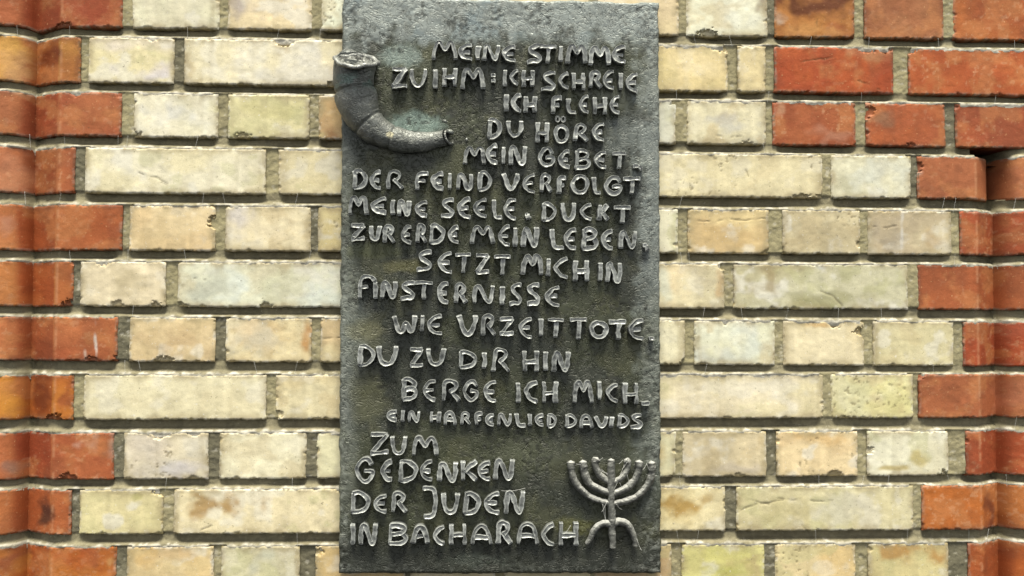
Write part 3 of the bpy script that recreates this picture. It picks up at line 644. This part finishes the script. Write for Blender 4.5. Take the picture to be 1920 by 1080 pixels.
# zoom frames the boxes were read in: origin, magnification
FR = {1: (600, 0, 3.376), 2: (920, 0, 3.376), 3: (630, 300, 3.6), 4: (930, 300, 3.6), 5: (630, 580, 4.5), 6: (930, 580, 4.5), 7: (630, 790, 3.7226), 8: (930, 790, 3.725)}
WORDS = [
 ('MEINE', [(1, 'M', 705, 250, 872, 382), (1, 'E', 876, 270, 970, 385), (1, 'I', 990, 280, 1010, 382), (1, 'N', 1028, 275, 1140, 390), (2, 'E', 70, 283, 165, 395)]),
 ('STIMME', [(2, 'S', 225, 275, 328, 405), (2, 'T', 298, 277, 425, 405), (2, 'I', 435, 280, 455, 395), (2, 'M', 475, 278, 612, 405), (2, 'M', 618, 285, 765, 415), (2, 'E', 765, 285, 862, 405)]),
 ('ZU', [(1, 'Z', 448, 420, 558, 558), (1, 'U', 565, 425, 677, 555)]),
 ('IHM', [(1, 'I', 712, 428, 750, 565), (1, 'H', 775, 418, 868, 550), (1, 'M', 890, 425, 1045, 568), (1, '=', 1075, 458, 1120, 526)]),
 ('ICH', [(2, 'I', 80, 432, 100, 552), (2, 'C', 115, 432, 182, 540), (2, 'H', 195, 432, 278, 552)]),
 ('SCHREIE', [(2, 'S', 312, 445, 420, 580), (2, 'C', 425, 450, 500, 568), (2, 'H', 515, 450, 600, 572), (2, 'R', 622, 443, 712, 560), (2, 'E', 705, 440, 790, 570), (2, 'I', 815, 450, 835, 572), (2, 'E', 855, 457, 940, 590)]),
 ('ICH', [(2, 'I', 90, 588, 112, 710), (2, 'C', 130, 585, 200, 710), (2, 'H', 212, 598, 293, 715)]),
 ('FLEHE', [(2, 'F', 380, 605, 458, 725), (2, 'L', 478, 612, 550, 725), (2, 'E', 553, 598, 628, 722), (2, 'H', 648, 605, 738, 728), (2, 'E', 755, 597, 825, 725)]),
 ('DU', [(2, 'D', -20, 745, 75, 880), (2, 'U', 100, 755, 208, 872)]),
 ('HÖRE', [(2, 'H', 283, 765, 372, 905), (2, 'Ö', 400, 783, 502, 908), (2, 'R', 525, 775, 620, 900), (2, 'E', 638, 770, 727, 897)]),
 ('MEIN', [(1, 'M', 905, 920, 1050, 1045), (2, 'E', -30, 910, 50, 1040), (2, 'I', 70, 920, 92, 1045), (2, 'N', 112, 915, 230, 1050)]),
 ('GEBET', [(2, 'G', 300, 930, 408, 1060), (2, 'E', 425, 945, 508, 1070), (2, 'B', 532, 940, 640, 1075), (2, 'E', 650, 950, 740, 1070), (2, 'T', 765, 955, 868, 1075), (2, ',', 895, 1035, 970, 1082)]),
 ('DER', [(3, 'D', 112, 60, 215, 200), (3, 'E', 225, 65, 308, 200), (3, 'R', 338, 62, 458, 200)]),
 ('FEIND', [(3, 'F', 530, 75, 632, 210), (3, 'E', 640, 78, 732, 205), (3, 'I', 757, 78, 778, 205), (3, 'N', 810, 85, 928, 205), (3, 'D', 958, 68, 1055, 212)]),
 ('VERFOLGT', [(4, 'V', 38, 80, 158, 205), (4, 'E', 175, 85, 272, 228), (4, 'R', 295, 90, 385, 222), (4, 'F', 412, 105, 482, 235), (4, 'O', 505, 97, 630, 235), (4, 'L', 648, 105, 718, 238), (4, 'G', 730, 105, 855, 242), (4, 'T', 852, 108, 985, 238)]),
 ('MEINE', [(3, 'M', 80, 238, 222, 378), (3, 'E', 232, 248, 345, 370), (3, 'I', 370, 258, 392, 375), (3, 'N', 413, 265, 508, 385), (3, 'E', 528, 268, 622, 388)]),
 ('SEELE', [(3, 'S', 700, 258, 805, 392), (3, 'E', 820, 250, 915, 400), (3, 'E', 922, 258, 1025, 393), (3, 'L', 1050, 258, 1130, 403), (4, 'E', 50, 252, 145, 405), (4, ',', 190, 352, 232, 408)]),
 ('DUCKT', [(4, 'D', 308, 278, 412, 418), (4, 'U', 440, 280, 545, 415), (4, 'C', 565, 288, 655, 408), (4, 'K', 688, 293, 768, 413), (4, 'T', 790, 303, 918, 435)]),
 ('ZUR', [(3, 'Z', 95, 428, 200, 545), (3, 'U', 222, 435, 305, 548), (3, 'R', 315, 432, 402, 565)]),
 ('ERDE', [(3, 'E', 437, 437, 515, 568), (3, 'R', 537, 423, 615, 565), (3, 'D', 630, 425, 735, 568), (3, 'E', 752, 440, 835, 570)]),
 ('MEIN', [(3, 'M', 905, 435, 1072, 572), (4, 'E', 12, 437, 102, 587), (4, 'I', 122, 447, 142, 593), (4, 'N', 172, 445, 290, 593)]),
 ('LEBEN', [(4, 'L', 365, 455, 468, 605), (4, 'E', 460, 457, 550, 610), (4, 'B', 580, 455, 690, 612), (4, 'E', 710, 468, 797, 610), (4, 'N', 828, 470, 955, 605), (4, ',', 985, 560, 1040, 620)]),
 ('SETZT', [(3, 'S', 535, 605, 655, 755), (3, 'E', 682, 617, 790, 768), (3, 'T', 797, 620, 920, 770), (3, 'Z', 938, 628, 1042, 770), (4, 'T', -20, 635, 108, 785)]),
 ('MICH', [(4, 'M', 170, 635, 318, 782), (4, 'I', 342, 655, 368, 790), (4, 'C', 385, 652, 495, 805), (4, 'H', 522, 667, 628, 825)]),
 ('IN', [(4, 'I', 697, 682, 715, 825), (4, 'N', 740, 685, 855, 830)]),
 ('FINSTERNISSE', [(3, 'f', 145, 770, 275, 945), (3, 'I', 252, 812, 275, 945), (3, 'N', 300, 810, 413, 940), (3, 'S', 428, 812, 540, 950), (3, 'T', 522, 810, 662, 948), (3, 'E', 682, 818, 765, 972), (3, 'R', 795, 822, 890, 972), (3, 'N', 920, 838, 1072, 975),
                   (4, 'I', 28, 845, 55, 985), (4, 'S', 82, 828, 182, 985), (4, 'S', 203, 825, 302, 985), (4, 'E', 330, 848, 437, 992)]),
 ('WIE', [(5, 'W', 475, 40, 680, 208), (5, 'I', 713, 38, 740, 195), (5, 'E', 762, 40, 905, 222)]),
 ('URZEIT', [(5, 'V', 1018, 38, 1195, 222), (5, 'R', 1225, 40, 1355, 230), (6, 'Z', 22, 60, 160, 225), (6, 'E', 192, 65, 315, 250), (6, 'I', 360, 68, 400, 235), (6, 'T', 428, 70, 585, 248)]),
 ('TOTE', [(6, 'T', 615, 65, 780, 265), (6, 'O', 790, 98, 945, 248), (6, 'T', 948, 85, 1112, 265), (6, 'E', 1118, 78, 1255, 265), (6, '.', 1285, 225, 1350, 268)]),
 ('DU', [(5, 'D', 182, 295, 330, 485), (5, 'U', 345, 300, 520, 478)]),
 ('ZU', [(5, 'Z', 615, 318, 745, 490), (5, 'U', 760, 320, 922, 480)]),
 ('DIR', [(5, 'D', 1035, 340, 1195, 505), (5, 'I', 1240, 355, 1268, 510), (6, 'R', -35, 322, 122, 535)]),
 ('HIN', [(6, 'H', 225, 340, 360, 535), (6, 'I', 405, 345, 432, 530), (6, 'N', 475, 348, 625, 535)]),
 ('BERGE', [(5, 'B', 552, 575, 692, 775), (5, 'E', 728, 590, 850, 778), (5, 'R', 890, 590, 1055, 785), (5, 'G', 1065, 592, 1208, 785), (5, 'E', 1240, 597, 1362, 790)]),
 ('ICH', [(6, 'I', 170, 610, 205, 800), (6, 'C', 235, 600, 362, 795), (6, 'H', 390, 600, 522, 800)]),
 ('MICH', [(6, 'M', 645, 592, 825, 800), (6, 'I', 860, 595, 892, 775), (6, 'C', 925, 620, 1040, 795), (6, 'H', 1072, 612, 1205, 810), (6, '.', 1220, 775, 1310, 812)]),
 ('EIN', [(5, 'E', 428, 848, 520, 950), (5, 'I', 545, 845, 578, 958), (5, 'N', 605, 852, 712, 962)]),
 ('HARFENLIED', [(5, 'H', 790, 855, 885, 965), (5, 'A', 905, 862, 1018, 985), (5, 'R', 1045, 862, 1140, 982), (5, 'F', 1168, 868, 1245, 985), (5, 'E', 1258, 880, 1340, 990), (6, 'N', 8, 872, 135, 990), (6, 'L', 160, 870, 260, 998), (6, 'I', 274, 875, 298, 992), (6, 'E', 328, 880, 410, 990), (6, 'D', 432, 878, 515, 1000)]),
 ('DAVIDS', [(6, 'D', 585, 878, 690, 1005), (6, 'A', 705, 885, 825, 1010), (6, 'V', 832, 895, 945, 1000), (6, 'I', 968, 898, 988, 1005), (6, 'D', 1030, 880, 1130, 1005), (6, 'S', 1130, 880, 1238, 1010)]),
 ('ZUM', [(7, 'Z', 232, 78, 375, 235), (7, 'U', 380, 98, 495, 238), (7, 'M', 525, 102, 715, 248)]),
 ('GEDENKEN', [(7, 'G', 130, 250, 270, 432), (7, 'E', 312, 272, 398, 425), (7, 'D', 437, 268, 572, 432), (7, 'E', 583, 268, 680, 425), (7, 'N', 705, 282, 850, 428), (7, 'K', 872, 270, 990, 422), (7, 'E', 988, 278, 1085, 420), (8, 'N', -15, 262, 125, 418)]),
 ('DER', [(7, 'D', 100, 487, 240, 648), (7, 'E', 258, 508, 360, 648), (7, 'R', 385, 487, 500, 645)]),
 ('JUDEN', [(7, 'J', 595, 452, 712, 685), (7, 'U', 735, 497, 862, 652), (7, 'D', 890, 487, 1010, 655), (7, 'E', 1032, 492, 1150, 652), (8, 'N', 60, 483, 203, 655)]),
 ('IN', [(7, 'I', 100, 708, 135, 870), (7, 'N', 158, 708, 290, 870)]),
 ('BACHARACH', [(7, 'B', 360, 712, 502, 868), (7, 'A', 525, 722, 655, 862), (7, 'C', 672, 730, 765, 868), (7, 'H', 790, 712, 912, 872), (7, 'A', 938, 722, 1095, 870), (8, 'R', 0, 693, 115, 868), (8, 'A', 140, 703, 305, 870), (8, 'C', 315, 712, 415, 878), (8, 'H', 440, 700, 575, 880)]),
]
lt_tint = alb((172, 175, 170))
seed = 5000
for word, letters in WORDS:
    acc = Acc(); small = word in ('EIN', 'HARFENLIED', 'DAVIDS')
    for (fr, ch, x0, y0, x1, y1) in letters:
        ox, oy, mg = FR[fr]
        hw = 3.8 if not small else 3.2           # half width of the strip in photograph pixels
        bx0, by0, bx1, by1 = ox+x0/mg+hw, oy+y0/mg+hw, ox+x1/mg-hw, oy+y1/mg-hw
        if ch == 'I': bx0, bx1 = (bx0+bx1)/2-1.2, (bx0+bx1)/2+1.2
        h = (.0125 if not small else .0085)
        for (kind, pts) in G[ch]:
            seed += 7; rr = random.Random(seed)
            j = .012 if kind != 'o' else 0
            pp = [(bx0+(bx1-bx0)*(a+rr.uniform(-j, j)), by0+(by1-by0)*(b+rr.uniform(-j, j))) for a, b in pts]
            W3 = np.array([[float(c) for c in bp(a, b, YP-h*.9)] for a, b in pp])
            P = catmull(W3, .0013, kind == 'o')
            strip(acc, P, hw*.00073*rr.uniform(.9, 1.2), h*rr.uniform(.9, 1.1)*(.94 if kind == 's' and ch in 'EFHBGA' else 1), YP+.001, seed, kind == 'o', lt_tint*rr.uniform(.85, 1.12))
        if ch == 'Ö':
            for dx in (425, 460):
                X_, Z_ = bp(ox+dx/mg, oy+752/mg, YP-.004)
                th = np.linspace(0, 2*math.pi, 14, endpoint=False)
                P = np.stack([X_+.0026*np.cos(th), Z_+.0036*np.sin(th)], 1); seed += 7
                strip(acc, P, .0013, .006, YP+.001, seed, True, lt_tint*.8)
    ob = acc.build('inscription_word', m_letter, plq); ob.data.set_sharp_from_angle(angle=math.radians(32))

# ------------------------------------------------------------------ round tubes (menorah, rims, threads)
def tube(acc, P3, rad, seg=10, tint=None, seed=0, rough=0.0, flat=1.0):
    P3 = np.asarray(P3, float); n = len(P3); rad = np.broadcast_to(np.asarray(rad, float), (n,)).copy()
    T = np.gradient(P3, axis=0); T /= np.linalg.norm(T, axis=1, keepdims=True)+1e-9
    A = np.cross(T, np.array([0, 1.0, 0])); A /= np.linalg.norm(A, axis=1, keepdims=True)+1e-9
    B = np.cross(T, A)
    th = np.linspace(0, 2*math.pi, seg, endpoint=False)
    rn = 1+rough*2*(fbm(np.arange(n)[:, None]*.13+th[None]*0, np.cos(th)[None]*1.2+np.sin(th)[None]*.7+np.zeros((n, 1)), seed, 3)-.5)
    rn = rn*(1+rough*.55*(vnoise(np.arange(n)[:, None]*.8+np.zeros((1, seg)), np.arange(seg)[None]*1.3+seed*7.1+np.zeros((n, 1)), seed+9)-.5))
    V = P3[:, None]+(A[:, None]*np.cos(th)[None, :, None]+B[:, None]*np.sin(th)[None, :, None]*flat)*(rad[:, None]*rn)[..., None]
    V = V.reshape(-1, 3); i = np.arange(n*seg).reshape(n, seg); j = np.roll(i, -1, 1)
    F = np.stack([i[:-1].ravel(), i[1:].ravel(), j[1:].ravel(), j[:-1].ravel()], 1)
    base = len(V); V = np.concatenate([V, P3[:1]-T[:1]*rad[0]*.5, P3[-1:]+T[-1:]*rad[-1]*.5])
    hs_ = [[i[0, s], i[0, (s+1) % seg], i[0, (s+2) % seg], base] for s in range(0, seg, 2)]+[[i[-1, (s+2) % seg], i[-1, (s+1) % seg], i[-1, s], base+1] for s in range(0, seg, 2)]
    F = np.concatenate([F, np.array(hs_)])
    if tint is not None:
        tv = np.tile(tint, (len(V), 1))*(.25+1.5*fbm(V[:, 0]*260+V[:, 1]*130, V[:, 2]*260, seed+3, 3))[:, None]
    acc.add(V, F, tv if tint is not None else None)

def px3(pts, mg, ox, oy, y):
    out = []
    for p in pts:
        yy = p[2] if len(p) > 2 else y
        X_, Z_ = bp(ox+p[0]/mg, oy+p[1]/mg, yy); out.append((float(X_), yy, float(Z_)))
    return np.array(out)

ym = YP-.007
mt = alb((112, 113, 106))
men = Acc(); tube(men, catmull(px3([(803, 270), (805, 400), (803, 520), (808, 640), (812, 760), (814, 885)], 3.725, 930, 790, ym-.002), .0015), .0048, 10, mt, 1, .3)
meno = men.build('menorah', m_dusty, plq)
for nm, pts, r_ in [
    ('branch', [(522, 285), (527, 360), (560, 440), (620, 502), (700, 545), (795, 572)], .0046), ('branch', [(1085, 288), (1090, 360), (1062, 440), (1005, 508), (920, 555), (812, 578)], .0048),
    ('branch', [(605, 282), (615, 360), (650, 430), (710, 472), (795, 502)], .0048), ('branch', [(1000, 282), (992, 350), (960, 420), (900, 470), (812, 505)], .0048),
    ('branch', [(705, 262), (690, 300), (715, 360), (755, 400), (798, 425)], .0045), ('branch', [(902, 274), (918, 290), (920, 315), (908, 352), (870, 398), (812, 430)], .0040),
    ('foot', [(800, 714), (752, 714), (706, 736), (674, 780), (656, 822), (632, 858)], .0046), ('foot', [(814, 716), (850, 702), (895, 710), (930, 740), (956, 786), (970, 835), (974, 872)], .0046)]:
    a = Acc(); P = catmull(px3(pts, 3.725, 930, 790, ym), .0014)
    n = len(P); rad = np.full(n, r_)
    if nm == 'foot': rad = r_*(1.15-.45*np.linspace(0, 1, n)**2)
    else: rad = r_*np.where(np.linspace(0, 1, n) < .12, 1.18, 1.0)
    tube(a, P, rad, 10, mt, int(pts[0][0]), .3, 1.15)
    b = a.build(nm, m_dusty, meno)

# ------------------------------------------------------------------ the horn
def horn():
    # centre line and radius in the zoom frame (600,0 | 3.376)
    CL = [(214, 398, 136), (209, 440, 131), (208, 500, 128), (212, 545, 126), (221, 590, 128), (236, 650, 125), (262, 715, 116), (298, 765, 104), (340, 805, 93), (395, 835, 84), (450, 858, 77), (520, 880, 71), (590, 888, 67), (660, 884, 60), (720, 872, 53), (775, 862, 50), (806, 856, 52)]
    y = YP-.020
    P = px3([(a, b) for a, b, c in CL], 3.376, 600, 0, y)
    full = catmull(np.concatenate([P, np.array([[c/3.376*.00073*.985] for a, b, c in CL])], 1), .0016)
    C3 = full[:, :3]; rad = full[:, 3]
    n = len(C3); s = np.concatenate([[0], np.cumsum(np.linalg.norm(np.diff(C3, axis=0), axis=1))])
    # creases between the segments of the horn
    for (cxp, cyp, dpt) in [(214, 560, .10), (300, 768, .085), (452, 860, .10), (600, 887, .05)]:
        c = px3([(cxp, cyp)], 3.376, 600, 0, y)[0]; i0 = np.argmin(np.linalg.norm(C3-c, axis=1))
        dist = s-s[i0]
        rad = rad*(1-dpt*np.exp(-(dist/.0015)**2))*(1+.05*np.exp(-((dist-.012)/.010)**2))
    C3[:, 1] = YP - rad*.35
    T = np.gradient(C3, axis=0); T[:, 1] = 0; T /= np.linalg.norm(T, axis=1, keepdims=True)
    A = np.stack([-T[:, 2], np.zeros(n), T[:, 0]], 1)
    seg = 56; th = np.linspace(0, 2*math.pi, seg, endpoint=False)
    # slanted creases: sample position along the horn varies round the section
    nn = (fbm(s[:, None]*45+np.zeros((1, seg)), np.cos(th)[None]*1.5+np.sin(th)[None]*2.2, 640, 4)-.5)*.09
    nn = nn + np.clip(1-np.abs(fbm(s[:, None]*130+.6*np.cos(th*3)[None], np.cos(th)[None]*2.5+np.sin(th)[None]*3.5, 645, 3)-.5)*9, 0, 1)*-.018
    V = C3[:, None]+A[:, None]*(np.cos(th)[None, :, None]*(rad[:, None]*(1+nn))[..., None])
    V[..., 1] -= np.sin(th)[None]*(rad[:, None]*(1+nn))*.92
    for q in range(14):                          # the blowing end is cut off aslant, its hole turned outwards
        fq = ((14-q)/14.0)**2; V[-1-q, :, 0] -= fq*.62*rad[-1-q]*np.sin(th)*.92
    # lower side stays just clear of the brickwork
    V[..., 1] = np.where(V[..., 1] > -.004, -.004, V[..., 1])
    V = V.reshape(-1, 3); i = np.arange(n*seg).reshape(n, seg); j = np.roll(i, -1, 1)
    F = np.stack([i[:-1].ravel(), i[1:].ravel(), j[1:].ravel(), j[:-1].ravel()], 1)
    f1 = fbm(V[:, 0]*60, V[:, 2]*60, 650, 4); f2 = fbm(V[:, 0]*160, V[:, 2]*160, 651, 3)
    base = alb((122, 125, 118)); col = np.tile(base, (len(V), 1))
    m = sst(.5, .7, f1)[:, None]; col = col*(1-m*.6)+alb((150, 152, 146))*m*.6
    px, py = topx(V[:, 0], V[:, 2], YP-.03)
    m = (np.exp(-((py-150)/16)**2)*sst(.45, .6, f2))[:, None]; col = col*(1-.5*m)+alb((96, 130, 120))*.5*m
    m = (sst(1.1, .7, np.hypot((px-729)/6, (py-251)/5)+(f2-.5)*2.2))[:, None]*.9; col = col*(1-m)+alb((236, 228, 190))*m  # small bright glint painted into the horn colour
    col = col*(.75+.5*f2)[:, None]
    h = mesh_obj('horn', V, F, m_horn, plq, col)
    # mouth: thick rim round a rough fill, tipped up and forward
    a = Acc()
    t = np.linspace(0, 2*math.pi, 61)
    cx, cz = 228, 386
    yc = YP-.028
    ring = []
    for q in t:
        yq = yc+.026*math.sin(q)
        X_, Z_ = bp(600+(cx+134*math.cos(q))/3.376, (cz+10*math.cos(q)-33*math.sin(q)+6*math.sin(3*q+1)+4*math.sin(7*q))/3.376, yq)
        ring.append((float(X_), yq, float(Z_)))
    ring = np.array(ring)
    rr_ = .0036*(1+.8*(fbm(np.linspace(0, 9, 61), np.zeros(61), 660, 2)-.5)); rr_[-1] = rr_[0]
    tube(a, ring, rr_, 10, alb((166, 168, 162)), 3, .35)
    rim = a.build('horn_rim', m_horn, h)
    gx = np.linspace(0, 1, 16); V = []
    cen = ring[:-1].mean(0)
    for g in gx:
        for k in range(60):
            p = cen+(ring[k]-cen)*g; dz = -(1-g)*.001+(vnoise(np.array([p[0]*300]), np.array([p[1]*300+g*9]), 670)[0]-.5)*.008*(g < .95)
            V.append((p[0], p[1], p[2]+dz))
    i = np.arange(16*60).reshape(16, 60); j = np.roll(i, -1, 1)
    V = np.array(V); F = np.stack([i[:-1].ravel(), j[:-1].ravel(), j[1:].ravel(), i[1:].ravel()], 1)
    cc = np.tile(alb((120, 122, 116)), (len(V), 1))*(.05+1.9*sst(.3, .7, fbm(V[:, 0]*260, V[:, 1]*260, 680, 3)))[:, None]
    mesh_obj('mouth_fill', V, F, m_horn, h, cc)
    # web of metal between the mouth and the plate
    a = Acc()
    rows = []
    for k in range(0, 31):                       # flaring back of the mouth, running down on to the plate
        q = math.pi*k/30; p0 = ring[k]
        X_, Z_ = bp(600+(cx+(142 if math.cos(q) > 0 else 72)*math.cos(q))/3.376, (352+40*math.cos(q)-30*math.sin(q))/3.376, YP)
        p1 = np.array([float(X_), YP+.001, float(Z_)])
        rows.append([p0+(p1-p0)*g+np.array([0, -.004*math.sin(g*math.pi), (vnoise(np.array([k*.6]), np.array([g*5]), 661)[0]-.5)*.003]) for g in np.linspace(0, 1, 7)])
    V = np.array(rows).reshape(-1, 3); mesh_obj('casting_web', V, grid_faces(31, 7), m_horn, h, np.tile(alb((92, 96, 92)), (len(V), 1)))
    # blowing end: broken ring with a hole
    a = Acc(); e = C3[-1]; tq = np.linspace(0, 2*math.pi, 41); R_ = rad[-1]
    ring = np.array([e+A[-1]*R_*.80*math.cos(q)+np.array([.002-.62*R_*.75*math.sin(q), -R_*.0-R_*.72*math.sin(q), 0]) for q in tq])
    r2 = R_*.17*(1+.5*(fbm(np.linspace(0, 7, 41), np.zeros(41), 690, 2)-.5)); r2[-1] = r2[0]
    tube(a, ring, r2, 8, alb((140, 142, 136)), 5, .4)
    for (bx, by, br) in [(825, 832, .0035), (790, 765, .0022)]:
        X_, Z_ = bp(600+bx/3.376, by/3.376, YP-.012)
        p = np.array([[X_-br, YP-.006, Z_+br*.4], [X_, YP-.012, Z_], [X_+br, YP-.010, Z_-br*.5]], float)
        tube(a, p, br, 8, alb((140, 144, 136)), 11, .4)
    a.build('mouthpiece', m_horn, h)
    Vd = np.array([e+A[-1]*R_*.8*math.cos(q)+np.array([.0015-.62*R_*.75*math.sin(q), -R_*.0-R_*.72*math.sin(q), 0]) for q in tq[:-1]]); k = len(Vd)
    V = np.concatenate([Vd, (Vd.mean(0)+np.array([-.003, .002, 0]))[None]]); F = np.array([[q, (q+1) % k, (q+2) % k, k] for q in range(0, k, 2)])
    mesh_obj('painted_blow_hole', V, F, m_horn, h, np.tile(alb((30, 30, 26)), (len(V), 1)))  # near-black disc, shade inside the hole put in as colour
horn()

# small cast lumps beside the words
for (x, y, r_) in [(875, 262, .0026), (1219, 637, .003), (995, 408, .002)]:
    a = Acc(); X_, Z_ = bp(x, y, YP-.002)
    th = np.linspace(0, math.pi, 7)
    p = np.array([[X_+r_*.6*math.cos(q)*-1, YP+.0005, Z_] for q in th], float); p[:, 1] = YP-.001
    tube(a, p, r_*np.maximum(np.sin(th), .25), 8, lt_tint, int(x), .3)
    a.build('cast_lump', m_letter, plq)

# ------------------------------------------------------------------ cobwebs
m_web, N, L, P = new_mat('cobweb_silk')
P.inputs['Base Color'].default_value = (.62, .62, .58, 1); P.inputs['Roughness'].default_value = .8
def thread(acc, p0, p1, sag, rad, y0, y1):
    X0, Z0 = bp(p0[0], p0[1], y0); X1, Z1 = bp(p1[0], p1[1], y1)
    t = np.linspace(0, 1, 9)[:, None]
    P3 = np.array([[X0, y0, Z0]], float)*(1-t)+np.array([[X1, y1, Z1]], float)*t
    P3[:, 2] -= (sag*4*t*(1-t))[:, 0]; P3[:, 1] -= (sag*.3*np.sin(t*7))[:, 0]
    tube(acc, P3, rad, 4)
a = Acc(); ya = YP-.012
for p0, p1 in [((1130, 945), (1136, 978)), ((1134, 948), (1136, 975)), ((1162, 905), (1168, 915)), ((1176, 890), (1181, 906)), ((1194, 1010), (1203, 1032)), ((1150, 920), (1171, 870)), ((1212, 870), (1228, 896)), ((1080, 870), (1100, 866)), ((1090, 880), (1096, 872)),
               ((1112, 865), (1130, 858)), ((1118, 876), (1140, 888)), ((1160, 870), (1168, 862)), ((1166, 880), (1176, 866)), ((1138, 940), (1128, 960)), ((1156, 945), (1166, 955)), ((1157, 900), (1180, 880)), ((1205, 880), (1213, 868)), ((940, 920), (985, 915)), ((1212, 890), (1232, 892)),
               ((1128, 880), (1148, 896)), ((1100, 900), (1110, 912)), ((1060, 1000), (1070, 985))]:
    thread(a, p0, p1, rnd.uniform(.0005, .002), .00015, ya, ya+rnd.uniform(-.002, .004))
o = a.build('cobweb', m_web); o['label'] = 'wispy white cobweb threads clinging to the menorah branches'; o['category'] = 'cobweb'; o['kind'] = 'stuff'
a = Acc()
for k in range(1, 11):
    x = 20 + rnd.random()*40
    while x < 1920:
        if not 625 < x < 1250 and rnd.random() < .22:
            f = (x-300)/1350
            yt = LB[k-1]+(RB[k-1]-LB[k-1])*f; yb = LT[k]+(RT[k]-LT[k])*f
            thread(a, (x, yt-2), (x+rnd.uniform(-7, 7), yb+rnd.uniform(0, 5)), rnd.uniform(0, .0006), rnd.uniform(.00006, .00013), -.001 if 140 < x < 1800 else .001, -.0008)
        x += rnd.uniform(14, 70)
o = a.build('cobweb_threads', m_web); o['label'] = 'fine stray cobweb threads spanning the mortar joints'; o['category'] = 'cobweb'; o['kind'] = 'stuff'
